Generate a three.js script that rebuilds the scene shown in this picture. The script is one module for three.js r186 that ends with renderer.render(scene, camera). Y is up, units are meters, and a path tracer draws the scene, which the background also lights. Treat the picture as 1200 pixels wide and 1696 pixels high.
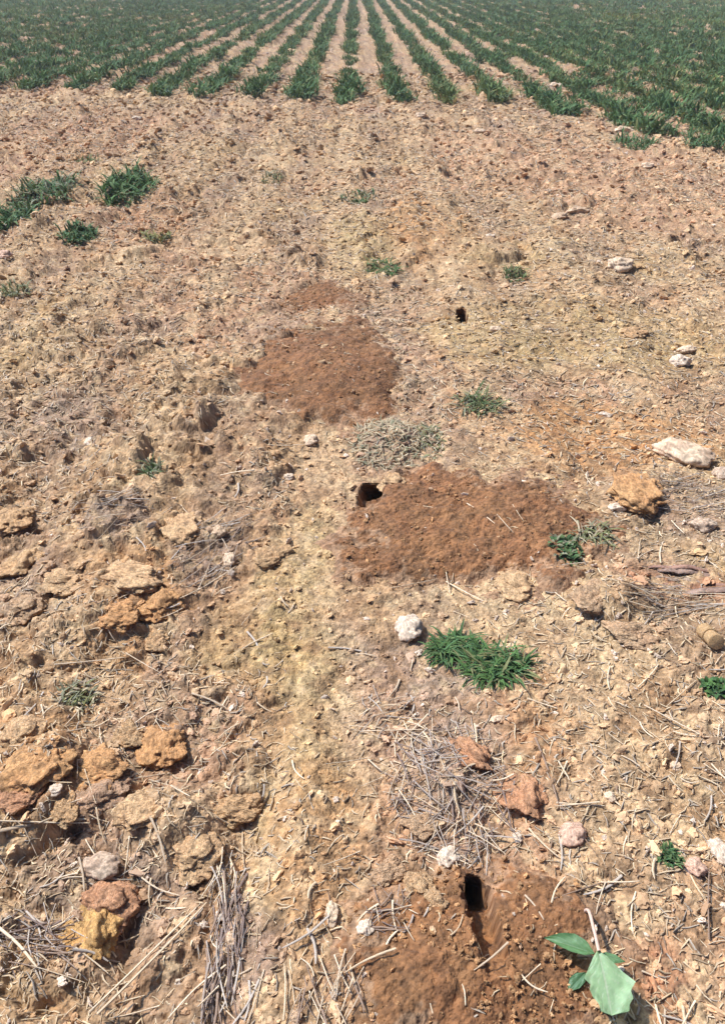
import * as THREE from 'three';
import { Sky } from 'three/addons/objects/Sky.js';
import { mergeGeometries, mergeVertices } from 'three/addons/utils/BufferGeometryUtils.js';

// ------------------------------------------------------------------ camera, sky, sun, exposure
const scene = new THREE.Scene();
const PITCH = 34.3 * Math.PI / 180, CAM_H = 1.4, FOV = 65;
const camera = new THREE.PerspectiveCamera(FOV, 724 / 1024, 0.05, 2000);
camera.position.set(0, CAM_H, 0);
camera.rotation.x = -PITCH;
scene.add(camera);

const SUN = new THREE.Vector3(-0.56, 0.86, -0.26).normalize();
const sky = new Sky();
sky.name = 'sky';
sky.userData = { kind: 'structure', label: 'clear pale daytime sky over the field', category: 'sky' };
sky.scale.setScalar(900);
const su = sky.material.uniforms;
su.sunPosition.value.copy(SUN);
su.turbidity.value = 9; su.rayleigh.value = 0.55; su.mieCoefficient.value = 0.005;
scene.add(sky);
scene.environmentIntensity = 0.2;

const sun = new THREE.DirectionalLight(new THREE.Color().setRGB(1.0, 0.91, 0.79), 3.8);
sun.position.copy(SUN).multiplyScalar(40); sun.target.position.set(0, 0, -6);
sun.position.add(sun.target.position);
sun.castShadow = true; sun.shadow.radius = 4;
sun.shadow.mapSize.set(4096, 4096);
Object.assign(sun.shadow.camera, { left: -20, right: 20, top: 20, bottom: -20, near: 1, far: 90 });
scene.add(sun, sun.target);

const renderer = new THREE.WebGLRenderer({ antialias: true });
renderer.toneMapping = THREE.LinearToneMapping;
renderer.toneMappingExposure = 1.46;
renderer.shadowMap.enabled = true;
renderer.setSize(724, 1024);

scene.fog = new THREE.FogExp2(new THREE.Color().setRGB(0.80, 0.79, 0.74), 0.003);

// ------------------------------------------------------------------ helpers
function rng(seed) { let a = seed >>> 0; return () => { a = (a + 0x6D2B79F5) >>> 0; let t = a; t = Math.imul(t ^ (t >>> 15), t | 1); t ^= t + Math.imul(t ^ (t >>> 7), t | 61); return ((t ^ (t >>> 14)) >>> 0) / 4294967296; }; }
function hash(i, j, k = 0) { let n = Math.imul(i | 0, 0x9E3779B1) ^ Math.imul((j | 0) + 0x7F4A7C15, 0x85EBCA6B) ^ Math.imul((k | 0) + 77, 0xC2B2AE35); n ^= n >>> 16; n = Math.imul(n, 0x7feb352d); n ^= n >>> 15; n = Math.imul(n, 0x846ca68b); n ^= n >>> 16; return (n >>> 0) / 4294967296; }
const sm = (a, b, t) => { t = Math.min(1, Math.max(0, (t - a) / (b - a))); return t * t * (3 - 2 * t); };
const lerp = (a, b, t) => a + (b - a) * t;
function noise(x, y, k = 0) {
  const i = Math.floor(x), j = Math.floor(y); let u = x - i, v = y - j; u = u * u * (3 - 2 * u); v = v * v * (3 - 2 * v);
  return lerp(lerp(hash(i, j, k), hash(i + 1, j, k), u), lerp(hash(i, j + 1, k), hash(i + 1, j + 1, k), u), v) * 2 - 1;
}
function fbm(x, y, oct, k = 0) { let s = 0, a = 0.5, n = 0; for (let o = 0; o < oct; o++) { s += a * noise(x, y, k + o); n += a; x = x * 2.03 + 7.1; y = y * 2.03 - 3.7; a *= 0.5; } return s / n; }
function hash3(i, j, k) { return hash(i + Math.imul(k, 7919), j - Math.imul(k, 104729), k & 1023); }
function noise3(x, y, z) {
  const i = Math.floor(x), j = Math.floor(y), k = Math.floor(z); let u = x - i, v = y - j, w = z - k; u = u * u * (3 - 2 * u); v = v * v * (3 - 2 * v); w = w * w * (3 - 2 * w);
  const L = (c) => lerp(lerp(hash3(i, j, c), hash3(i + 1, j, c), u), lerp(hash3(i, j + 1, c), hash3(i + 1, j + 1, c), u), v);
  return lerp(L(k), L(k + 1), w) * 2 - 1;
}
const wres = { f: 0, id: 0 };
function worley(x, y, k) {
  const i = Math.floor(x), j = Math.floor(y); let best = 9, id = 0;
  for (let a = -1; a <= 1; a++) for (let b = -1; b <= 1; b++) {
    const h1 = hash(i + a, j + b, k), h2 = hash(i + a, j + b, k + 17);
    const dx = i + a + h1 - x, dy = j + b + h2 - y, d = dx * dx + dy * dy;
    if (d < best) { best = d; id = hash(i + a, j + b, k + 31); }
  }
  wres.f = best; wres.id = id; return best;
}
function lumps(x, y, k, R) {                                             // overlapping rounded lumps, continuous
  const i = Math.floor(x), j = Math.floor(y); let best = 0;
  for (let a = -1; a <= 1; a++) for (let b = -1; b <= 1; b++) {
    const w = hash(i + a, j + b, k + 31); if (w * w <= best) continue;
    const dx = i + a + hash(i + a, j + b, k) - x, dy = j + b + hash(i + a, j + b, k + 17) - y, q = 1 - (dx * dx + dy * dy) / R; if (q <= 0) continue;
    const v = w * w * q * (2 - q); if (v > best) best = v;
  }
  return best;
}
// where a sight line through photo pixel (1200 x 1696) meets the level ground
const F = 848 / Math.tan(FOV * Math.PI / 360), CP = Math.cos(PITCH), SP = Math.sin(PITCH);
function at(px, py, h = 0) {
  const a = (px - 600) / F, b = -(py - 848) / F;
  const dy = b * CP - SP, dz = -b * SP - CP, t = (h - CAM_H) / dy;
  return { x: a * t, z: dz * t };
}
const ppm = (py) => (py + (F * Math.tan(PITCH) - 848)) * CP / CAM_H;   // pixels per metre, across
const C = (r, g, b) => new THREE.Color().setRGB(r, g, b);
const used = {};
function numbered(n) { const k = used[n] = (used[n] ?? -1) + 1; return k ? n + '_' + String(k).padStart(3, '0') : n; }
function tag(o, label, category, group, kind) {
  o.userData.label = label; o.userData.category = category;
  if (group) o.userData.group = group; if (kind) o.userData.kind = kind;
  return o;
}
function shadow(o) { o.castShadow = true; o.receiveShadow = true; return o; }
function mesh(name, g, m, parent = scene) { const o = shadow(new THREE.Mesh(g, m)); o.name = parent === scene ? numbered(name) : name; parent.add(o); return o; }
function group(name, x, y, z) { const o = new THREE.Group(); o.name = numbered(name); o.position.set(x, y, z); scene.add(o); return o; }

// ------------------------------------------------------------------ textures: soil grain, fine relief
function grainTex(n, seed, fn, srgb) {
  const d = new Uint8Array(n * n * 4), r = rng(seed);
  const lay = [];
  for (const c of [8, 16, 32, 64, 128, 256]) { if (c > n) break; const a = new Float32Array(c * c); for (let i = 0; i < c * c; i++) a[i] = r(); lay.push([c, a]); }
  const val = (L, u, v) => { const [c, a] = L; const x = u * c, y = v * c, i = Math.floor(x), j = Math.floor(y), fx = x - i, fy = y - j; const g = (p, q) => a[((q % c) * c) + (p % c)]; return lerp(lerp(g(i, j), g(i + 1, j), fx), lerp(g(i, j + 1), g(i + 1, j + 1), fx), fy); };
  for (let j = 0; j < n; j++) for (let i = 0; i < n; i++) { const c = fn(lay.map(L => val(L, i / n, j / n)), r); const o = (j * n + i) * 4; d[o] = c[0] * 255; d[o + 1] = c[1] * 255; d[o + 2] = c[2] * 255; d[o + 3] = 255; }
  const t = new THREE.DataTexture(d, n, n); t.wrapS = t.wrapT = THREE.RepeatWrapping; t.magFilter = THREE.LinearFilter; t.minFilter = THREE.LinearMipmapLinearFilter; t.generateMipmaps = true;
  if (srgb) t.colorSpace = THREE.SRGBColorSpace; t.needsUpdate = true; return t;
}
const soilMap = grainTex(1024, 11, (v, r) => {
  let s = 0.74 + 0.16 * (v[3] - 0.5) + 0.22 * (v[4] - 0.5) + 0.30 * (v[5] - 0.5) + 0.10 * (r() - 0.5);
  const w = 0.05 * (v[2] - 0.5);
  if (v[5] > 0.93) s += 0.16;
  s = Math.min(0.99, Math.max(0.3, s + 0.1));
  return [s, Math.min(0.99, s * (0.985 + w)), Math.min(0.99, s * (0.965 + 1.4 * w))];
}, true);
const soilBump = grainTex(512, 12, (v, r) => { const s = 0.3 * v[3] + 0.35 * v[4] + 0.3 * v[5] + 0.05 * r(); return [s, s, s]; });
soilMap.repeat.set(1 / 1.3, 1 / 1.3); soilBump.repeat.set(1 / 0.6, 1 / 0.6);
const soilMat = new THREE.MeshStandardMaterial({ vertexColors: true, map: soilMap, bumpMap: soilBump, bumpScale: 0.006, roughness: 0.95, metalness: 0 });
function soilTint(r, g, b, bs = 0.005) { return new THREE.MeshStandardMaterial({ color: C(r, g, b), map: soilMap, bumpMap: soilBump, bumpScale: bs, roughness: 0.95 }); }

// banks (low rises of the ground), hand placed
const banks = [
  [...Object.values(at(655, 735)), 0.13, 0.11, 0.055], [...Object.values(at(655, 790)), 0.035, 0.03, 0.035],
  [...Object.values(at(745, 1290)), 0.09, 0.14, 0.030], [...Object.values(at(765, 495)), 0.09, 0.07, 0.035],
  [...Object.values(at(270, 1370)), 0.13, 0.10, 0.055], [...Object.values(at(1010, 1010)), 0.10, 0.09, 0.045],
  [...Object.values(at(1050, 820)), 0.11, 0.10, 0.035], [...Object.values(at(500, 1380)), 0.07, 0.30, 0.025],
  [...Object.values(at(230, 990)), 0.16, 0.14, 0.040], [...Object.values(at(100, 1270)), 0.16, 0.10, 0.035],
  [...Object.values(at(20, 620)), 0.25, 0.12, -0.05], [...Object.values(at(400, 1440)), 0.06, 0.2, -0.02],
  [...Object.values(at(205, 1560)), 0.03, 0.07, -0.03], [...Object.values(at(670, 370)), 0.45, 0.5, 0.05],
];
const ROWW = 0.605, ROW0 = -0.09, ROWSLANT = 0.0075;                  // crop row spacing, offset, slant
const near = (m, x, z) => Math.abs(x - m.x) < m.rx * 1.5 && Math.abs(z - m.z) < m.rz * 1.5;
function low(x, z) {                                                 // broad shape of the land
  const D = -z;
  let h = 0.035 * fbm(x * 0.7, z * 0.7, 2, 1) + 0.022 * fbm(x * 2.6, z * 2.6, 2, 4);
  h += 0.017 * Math.cos((x + ROWSLANT * D - ROW0) / ROWW * Math.PI * 2) * (0.6 + 0.4 * noise(x, z, 6));
  for (const b of banks) { const dx = (x - b[0]) / b[2], dz = (z - b[1]) / b[3], q = dx * dx + dz * dz; if (q < 4) h += b[4] * Math.exp(-1.6 * q); }
  return h;
}
function onLand(px, py, up = 0) { let h = up, p; for (let i = 0; i < 4; i++) { p = at(px, py, h); h = low(p.x, p.z) + up; } return p; }
function onTop(px, py, up = 0) { let p = onLand(px, py), h = 0; for (let i = 0; i < 3; i++) { h = 0.5 * (h + top(p.x, p.z) + up); p = at(px, py, h); h = top(p.x, p.z) + up; } return p; }
// ------------------------------------------------------------------ burrow mounds and digs
function ellipsePx(cx, y0, y1, rpx) { const a = onLand(cx, y0, 0.012), b = onLand(cx, y1, 0.012); return { x: (a.x + b.x) / 2, z: (a.z + b.z) / 2, rx: rpx / ppm((y0 + y1) / 2), rz: Math.abs(a.z - b.z) / 2 }; }
const mounds = [
  { ...ellipsePx(745, 1415, 1800, 235), T: 0.034, seed: 3, label: 'red brown spoil heap with a dark trench leading into its burrow hole' },
  { ...ellipsePx(775, 772, 972, 205), T: 0.040, seed: 9, label: 'broad red brown spoil heap spread below the tuft of dry grey weed' },
  { ...ellipsePx(540, 540, 705, 140), T: 0.045, seed: 14, label: 'rounded brown spoil heap without any hole, among straw litter' },
  { ...ellipsePx(515, 470, 520, 75), T: 0.022, seed: 21, label: 'small low patch of brown spoil behind the rounded spoil heap' },
];
function moundQ(m, x, z) {
  const dx = (x - m.x) / m.rx, dz = (z - m.z) / m.rz;
  const w = 0.44 * fbm(x * 4.5, z * 4.5, 2, m.seed) + 0.30 * fbm(x * 17, z * 17, 3, m.seed + 5);
  return Math.pow(Math.pow(Math.abs(dx), 2.4) + Math.pow(Math.abs(dz), 2.4), 1 / 2.4) + w;
}
function moundT(m, x, z) { const q = moundQ(m, x, z); return q < 1 ? m.T * (1 - Math.pow(Math.max(0, q), 1.6)) : -0.06 * (q - 1); }
// holes: mouth centre, radii, trench start (towards the viewer), tunnel heading
const holes = [
  { ...onLand(786, 1466, 0.02), rx: 0.021, rz: 0.024, trench: onLand(828, 1622, 0.03), tw: 0.028, td: 0.056, head: [-0.10, -0.55], mound: 0, len: 0.30 },
  { ...onLand(618, 802, 0.02), rx: 0.042, rz: 0.036, trench: onLand(608, 842, 0.02), tw: 0.042, td: 0.042, head: [0.15, -0.6], mound: 1, len: 0.30 },
  { ...onLand(764, 514, 0.01), rx: 0.026, rz: 0.045, trench: onLand(768, 534, 0.01), tw: 0.028, td: 0.040, head: [0.05, -0.5], mound: -1, len: 0.25 },
];
function dig(x, z) {
  let d = 0;
  for (const h of holes) {
    if (Math.abs(x - h.x) > 0.25 || Math.abs(z - h.z) > 0.3) continue;
    const ax = h.trench.x, az = h.trench.z, ux = h.x - ax, uz = h.z - az, ul = Math.hypot(ux, uz), cut = 1 - h.rz * 0.75 / ul, bx = ux * cut, bz = uz * cut, L2 = bx * bx + bz * bz;
    const t = Math.min(1, Math.max(0, ((x - ax) * bx + (z - az) * bz) / L2));
    const px = x - ax - bx * t, pz = z - az - bz * t;
    const dist = Math.hypot(px, pz) + 0.006 * noise(x * 90, z * 90, 77);
    const w = h.tw * (0.75 + 0.25 * t);
    const prof = 1 - sm(w * 0.68, w * 1.05, dist);
    d = Math.max(d, h.td * sm(-0.08, 0.6, t) * prof);
  }
  return d;
}
function roughness(x, z) { const D = -z, rp = Math.cos((x + ROWSLANT * D - ROW0) / ROWW * Math.PI * 2); return (1 - 0.55 * sm(0.2, 0.8, rp) * sm(-0.55, -0.35, x)) * (0.30 + 0.55 * sm(0.0, -0.45, x) * sm(6, 1.5, D) + 0.40 * sm(-0.1, 0.5, fbm(x * 1.3, z * 1.3, 2, 8)) + 0.55 * sm(2.2, 6, D)); }
function clodRelief(x, z) {
  const rough = roughness(x, z), n1 = noise(x * 9, z * 9, 2), n2 = noise(x * 9, z * 9, 3), n3 = noise(x * 27, z * 27, 13), n4 = noise(x * 27, z * 27, 14);
  const wx = x + 0.06 * n1 + 0.018 * n3, wz = z + 0.06 * n2 + 0.018 * n4; let h = 0;
  h += rough * 0.048 * lumps(wx * 5.5, wz * 5.5, 40, 0.55);
  h += rough * 0.030 * lumps(wx * 13 + 3, wz * 13, 41, 0.5);
  h += (0.3 + 0.7 * rough) * 0.013 * lumps(wx * 30 + 5, wz * 30, 42, 0.45);
  h += 0.006 * noise(x * 38, z * 38, 45) * rough + 0.0045 * noise(x * 85, z * 85, 43) * (0.5 + rough * 0.5) + 0.0022 * noise(x * 190, z * 190, 44);
  return h;
}
function height(x, z) { return -z > 60 ? low(x, z) : low(x, z) + clodRelief(x, z); }   // natural ground, before digging
function moundY(m, x, z, t) { return low(x, z) + 0.008 + t; }
function natural(x, z) {                                              // ground, its clods flattened where a mound buries them
  let h = height(x, z);
  for (const m of mounds) if (near(m, x, z)) { const t = moundT(m, x, z); if (t > 0.012) h = Math.min(h, lerp(h, low(x, z), sm(0.012, 0.024, t))); }
  return h;
}
function top(x, z) {                                                  // what a thing stands on: ground or mound
  let h = natural(x, z);
  for (const m of mounds) if (near(m, x, z)) h = Math.max(h, moundY(m, x, z, moundT(m, x, z)));
  return h - dig(x, z);
}
function groundH(x, z) { const h = natural(x, z), d = dig(x, z); return d > 0 ? h - d - 0.02 * sm(0, 0.01, d) : h; }
function inHole(x, z, k = 1) { for (const h of holes) { const dx = (x - h.x) / (h.rx * k), dz = (z - h.z) / (h.rz * k); if (dx * dx + dz * dz < 1) return true; } return false; }

// ------------------------------------------------------------------ ground colours (soil kinds)
const SOIL = { tan: [0.50, 0.312, 0.153], pink: [0.56, 0.322, 0.172], olive: [0.52, 0.360, 0.150], mauve: [0.42, 0.290, 0.195], orange: [0.54, 0.282, 0.108], red: [0.45, 0.200, 0.092], pale: [0.67, 0.465, 0.250], brown: [0.32, 0.188, 0.088] };
const MOUNDC = [0.300, 0.142, 0.052];
const patches = [ // px, py, rx px, ry px, soil, strength
  [500, 1150, 75, 330, 'olive', 0.6], [420, 1060, 75, 75, 'olive', 0.6], [1000, 715, 220, 60, 'orange', 1.0], [680, 380, 70, 50, 'orange', 0.7],
  [600, 400, 60, 50, 'olive', 0.8], [1020, 560, 180, 60, 'olive', 0.7], [830, 560, 120, 60, 'olive', 0.7], [230, 990, 110, 130, 'orange', 0.6],
  [100, 1290, 170, 110, 'orange', 0.7], [300, 1380, 120, 90, 'pale', 0.7], [930, 1060, 160, 100, 'pale', 0.6], [200, 870, 60, 40, 'mauve', 0.8],
  [330, 930, 60, 60, 'mauve', 0.7], [80, 700, 110, 60, 'mauve', 0.7], [740, 1290, 90, 110, 'mauve', 0.8], [380, 1600, 50, 110, 'mauve', 0.8],
  [1130, 970, 100, 40, 'red', 0.7], [1060, 1620, 45, 90, 'red', 0.8], [250, 370, 60, 40, 'red', 0.5], [120, 240, 150, 60, 'red', 0.35], [1100, 330, 200, 80, 'pink', 0.6],
  [880, 270, 160, 60, 'pink', 0.6], [510, 1420, 60, 180, 'orange', 0.6], [640, 730, 60, 50, 'mauve', 0.6], [880, 1230, 90, 70, 'orange', 0.4],
  [620, 560, 60, 50, 'mauve', 0.6], [370, 560, 60, 40, 'pink', 0.7], [1150, 850, 80, 60, 'mauve', 0.7], [60, 1560, 60, 40, 'mauve', 0.6], [1130, 1500, 90, 120, 'pink', 0.5],
].map(([px, py, rx, ry, s, w]) => { const e = ellipsePx(px, py - ry, py + ry, rx); return { ...e, c: SOIL[s], w }; });
function soilColour(x, z, out) {
  const wx = x + 0.06 * noise(x * 7, z * 7, 60), wz = z + 0.06 * noise(x * 7, z * 7, 61);
  const a = fbm(wx * 1.1, wz * 1.1, 4, 62), b = fbm(wx * 2.3 + 9, wz * 2.3, 4, 66), c = fbm(wx * 5, wz * 5 + 4, 3, 70);
  let col = [...SOIL.tan];
  const mix = (k, w) => { const s = SOIL[k] ?? k; for (let i = 0; i < 3; i++) col[i] = lerp(col[i], s[i], w); };
  mix('pink', 0.8 * sm(0.0, 0.45, a)); mix('olive', 0.55 * sm(0.1, 0.5, -a)); mix('mauve', 0.6 * sm(0.2, 0.55, b)); mix('pale', 0.55 * sm(0.15, 0.5, -b)); mix('orange', 0.4 * sm(0.15, 0.5, c));
  const rp = Math.cos((wx + ROWSLANT * -z - ROW0) / ROWW * Math.PI * 2); mix('pale', 0.6 * sm(0.25, 0.85, rp + 0.5 * c)); mix('mauve', 0.35 * sm(0.2, 0.9, -rp + 0.6 * b));   // pale compacted strips along the old rows
  for (const p of patches) { const dx = (wx - p.x) / p.rx, dz = (wz - p.z) / p.rz, q = dx * dx + dz * dz; if (q < 3) mix(p.c, p.w * sm(1.7, 0.3, q + 0.7 * b)); }
  // straw-bleached crust and bare darker soil, in flecks a few centimetres wide
  const f = 0.6 * fbm(wx * 17, wz * 17, 3, 140) + 0.5 * noise(x * 42, z * 42, 146); mix('pale', 0.70 * sm(0.06, 0.42, f)); mix('brown', 0.66 * sm(0.10, 0.5, -f));
  // grains and crumbs of other soil
  const g = noise(x * 60, z * 60, 73) * 0.10 + noise(x * 150, z * 150, 74) * 0.09 + noise(x * 24, z * 24, 75) * 0.08;
  out[0] = col[0] * (1 + g); out[1] = col[1] * (1 + g); out[2] = col[2] * (1 + 0.9 * g);
}

// ------------------------------------------------------------------ ground sheet
{
  const Ds = [];
  for (const d of [-6, -4, -2.5, -1.5, -0.8, -0.4, -0.1, 0.1, 0.25]) Ds.push(d);
  const HZ = F * Math.tan(PITCH) - 848;
  for (let y = 1900; y > -HZ + 26; y -= 2.15) Ds.push(-at(600, y).z);
  let dl = Ds[Ds.length - 1]; while (dl < 900) { dl *= 1.12; Ds.push(dl); }
  const S = []; const NI = 580, NO = 36;
  for (let i = NO; i > 0; i--) S.push([-1, i / NO]);
  for (let i = 0; i <= NI; i++) S.push([i / NI * 2 - 1, 0]);
  for (let i = 1; i <= NO; i++) S.push([1, i / NO]);
  const nc = S.length, nr = Ds.length, pos = new Float32Array(nc * nr * 3), col = new Float32Array(nc * nr * 3), uv = new Float32Array(nc * nr * 2), c = [0, 0, 0];
  for (let j = 0; j < nr; j++) { const D = Ds[j], Dp = Math.max(D, 0), inn = 0.8 + 0.43 * Dp, out = 4 + 2.2 * Dp;
    for (let i = 0; i < nc; i++) { const [s, o] = S[i], x = s * inn + Math.sign(s) * o * o * out * (o > 0 ? 1 : 0), z = -D, k = j * nc + i;
      pos[k * 3] = x; pos[k * 3 + 1] = groundH(x, z); pos[k * 3 + 2] = z;
      soilColour(x, z, c); col[k * 3] = c[0]; col[k * 3 + 1] = c[1]; col[k * 3 + 2] = c[2]; uv[k * 2] = x; uv[k * 2 + 1] = z; } }
  const idx = [];
  for (let j = 0; j < nr - 1; j++) for (let i = 0; i < nc - 1; i++) {
    const a = j * nc + i, b = a + 1, d = a + nc, e = d + 1;
    const mx = (pos[a * 3] + pos[e * 3]) / 2, mz = (pos[a * 3 + 2] + pos[e * 3 + 2]) / 2;
    if (mz > -4 && inHole(mx, mz, 1.0)) continue;
    idx.push(a, b, d, b, e, d);
  }
  const g = new THREE.BufferGeometry();
  g.setAttribute('position', new THREE.BufferAttribute(pos, 3)); g.setAttribute('color', new THREE.BufferAttribute(col, 3)); g.setAttribute('uv', new THREE.BufferAttribute(uv, 2));
  g.setIndex(idx); g.computeVertexNormals();
  const o = mesh('ground', g, soilMat); tag(o, 'dry tan cloddy field soil reaching to the horizon', 'ground', null, 'structure');
}

// ------------------------------------------------------------------ burrow mounds and tunnels
const tunnelMat = soilTint(...MOUNDC);
function tunnelGeo(h, ox, oy, oz, base) {
  const rings = [], NR = 22, N = 14;
  for (let k = 0; k < N; k++) {
    const t = k / (N - 1), s = Math.max(0, (k - 2) / (N - 3)), ring = [];
    for (let i = 0; i < NR; i++) {
      const a = i / NR * Math.PI * 2, rr = k === 0 ? 1.22 : k === 1 ? 1.0 : lerp(0.98, 0.75, s);
      const x0 = Math.cos(a), z0 = Math.sin(a), wob = 1 + 0.10 * noise(x0 * 2 + k * 0.4, z0 * 2, 90);
      let x = h.x + x0 * h.rx * rr * wob, z = h.z + z0 * h.rz * rr * wob, y;
      if (k === 0) y = base(x, z) - 0.001; else if (k === 1) y = base(x, z) - 0.006;
      else { const mid = base(h.x + x0 * h.rx, h.z + z0 * h.rz); y = lerp(mid, base(h.x, h.z + h.rz * 0.9), Math.min(1, s * 1.5)) - 0.006 - s * h.len * 0.6; x += h.head[0] * h.len * s; z += h.head[1] * h.len * s; y += z0 * -0.012 * s; }
      ring.push([x - ox, y - oy, z - oz]);
    }
    rings.push(ring);
  }
  const pos = [], uv = [], idx = [];
  rings.forEach((r, k) => r.forEach((p, i) => { pos.push(...p); uv.push(i / NR * 0.15, k * 0.025); }));
  for (let k = 0; k < N - 1; k++) for (let i = 0; i < NR; i++) { const a = k * NR + i, b = k * NR + (i + 1) % NR, c = a + NR, d = b + NR; idx.push(a, c, b, b, c, d); }
  for (let i = 1; i < NR - 1; i++) { const o = (N - 1) * NR; idx.push(o, o + i, o + i + 1); }
  const g = new THREE.BufferGeometry(); g.setAttribute('position', new THREE.Float32BufferAttribute(pos, 3)); g.setAttribute('uv', new THREE.Float32BufferAttribute(uv, 2)); g.setIndex(idx); g.computeVertexNormals(); return g;
}
// a crumb: lumpy, flattened little ball, several variants
function lump(seed, det, rough, sq = 0.7) {
  let g = new THREE.IcosahedronGeometry(1, det); g.deleteAttribute('uv'); g.deleteAttribute('normal'); g = mergeVertices(g, 1e-4);
  const p = g.attributes.position, r = rng(seed), o = [r() * 50, r() * 50, r() * 50], planes = [];
  for (let i = 0; i < 11; i++) { const v = new THREE.Vector3(r() - 0.5, r() - 0.5, r() - 0.5).normalize(); planes.push([v, 0.55 + 0.38 * r()]); }
  const uv = [];
  for (let i = 0; i < p.count; i++) {
    const v = new THREE.Vector3().fromBufferAttribute(p, i); let s = 1;
    for (const [n, d] of planes) { const q = v.dot(n); if (q > d) s = Math.min(s, lerp(1, d / q, 0.85)); }
    s *= 1 + rough * (0.6 * noise3(v.x * 1.5 + o[0], v.y * 1.5 + o[1], v.z * 1.5 + o[2]) + 0.45 * noise3(v.x * 3.3 + o[2], v.y * 3.3 + o[0], v.z * 3.3 + o[1]) + (det > 1 ? 0.28 * noise3(v.x * 7 + o[1], v.y * 7 + o[2], v.z * 7) + 0.16 * noise3(v.x * 15 + o[1], v.y * 15 + o[2], v.z * 15) : 0));
    v.multiplyScalar(s); v.y *= sq; p.setXYZ(i, v.x, v.y, v.z); uv.push(v.x * 0.09 + o[0], v.z * 0.09 + v.y * 0.07 + o[1]);
  }
  g.setAttribute('uv', new THREE.Float32BufferAttribute(uv, 2)); g.computeVertexNormals(); return g;
}
const crumbGeo = [0, 1, 2, 3].map(i => lump(100 + i, 2, 0.75, 0.75));
const crumbMat = new THREE.MeshStandardMaterial({ color: 0xffffff, roughness: 0.95, flatShading: true });
const M4 = new THREE.Matrix4(), Q = new THREE.Quaternion(), E = new THREE.Euler(), V = new THREE.Vector3(), SC = new THREE.Vector3(), COL = new THREE.Color();
function place(im, i, x, y, z, ex, ey, ez, sx, sy, sz) { E.set(ex, ey, ez, 'YXZ'); Q.setFromEuler(E); M4.compose(V.set(x, y, z), Q, SC.set(sx, sy, sz)); im.setMatrixAt(i, M4); }

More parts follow.
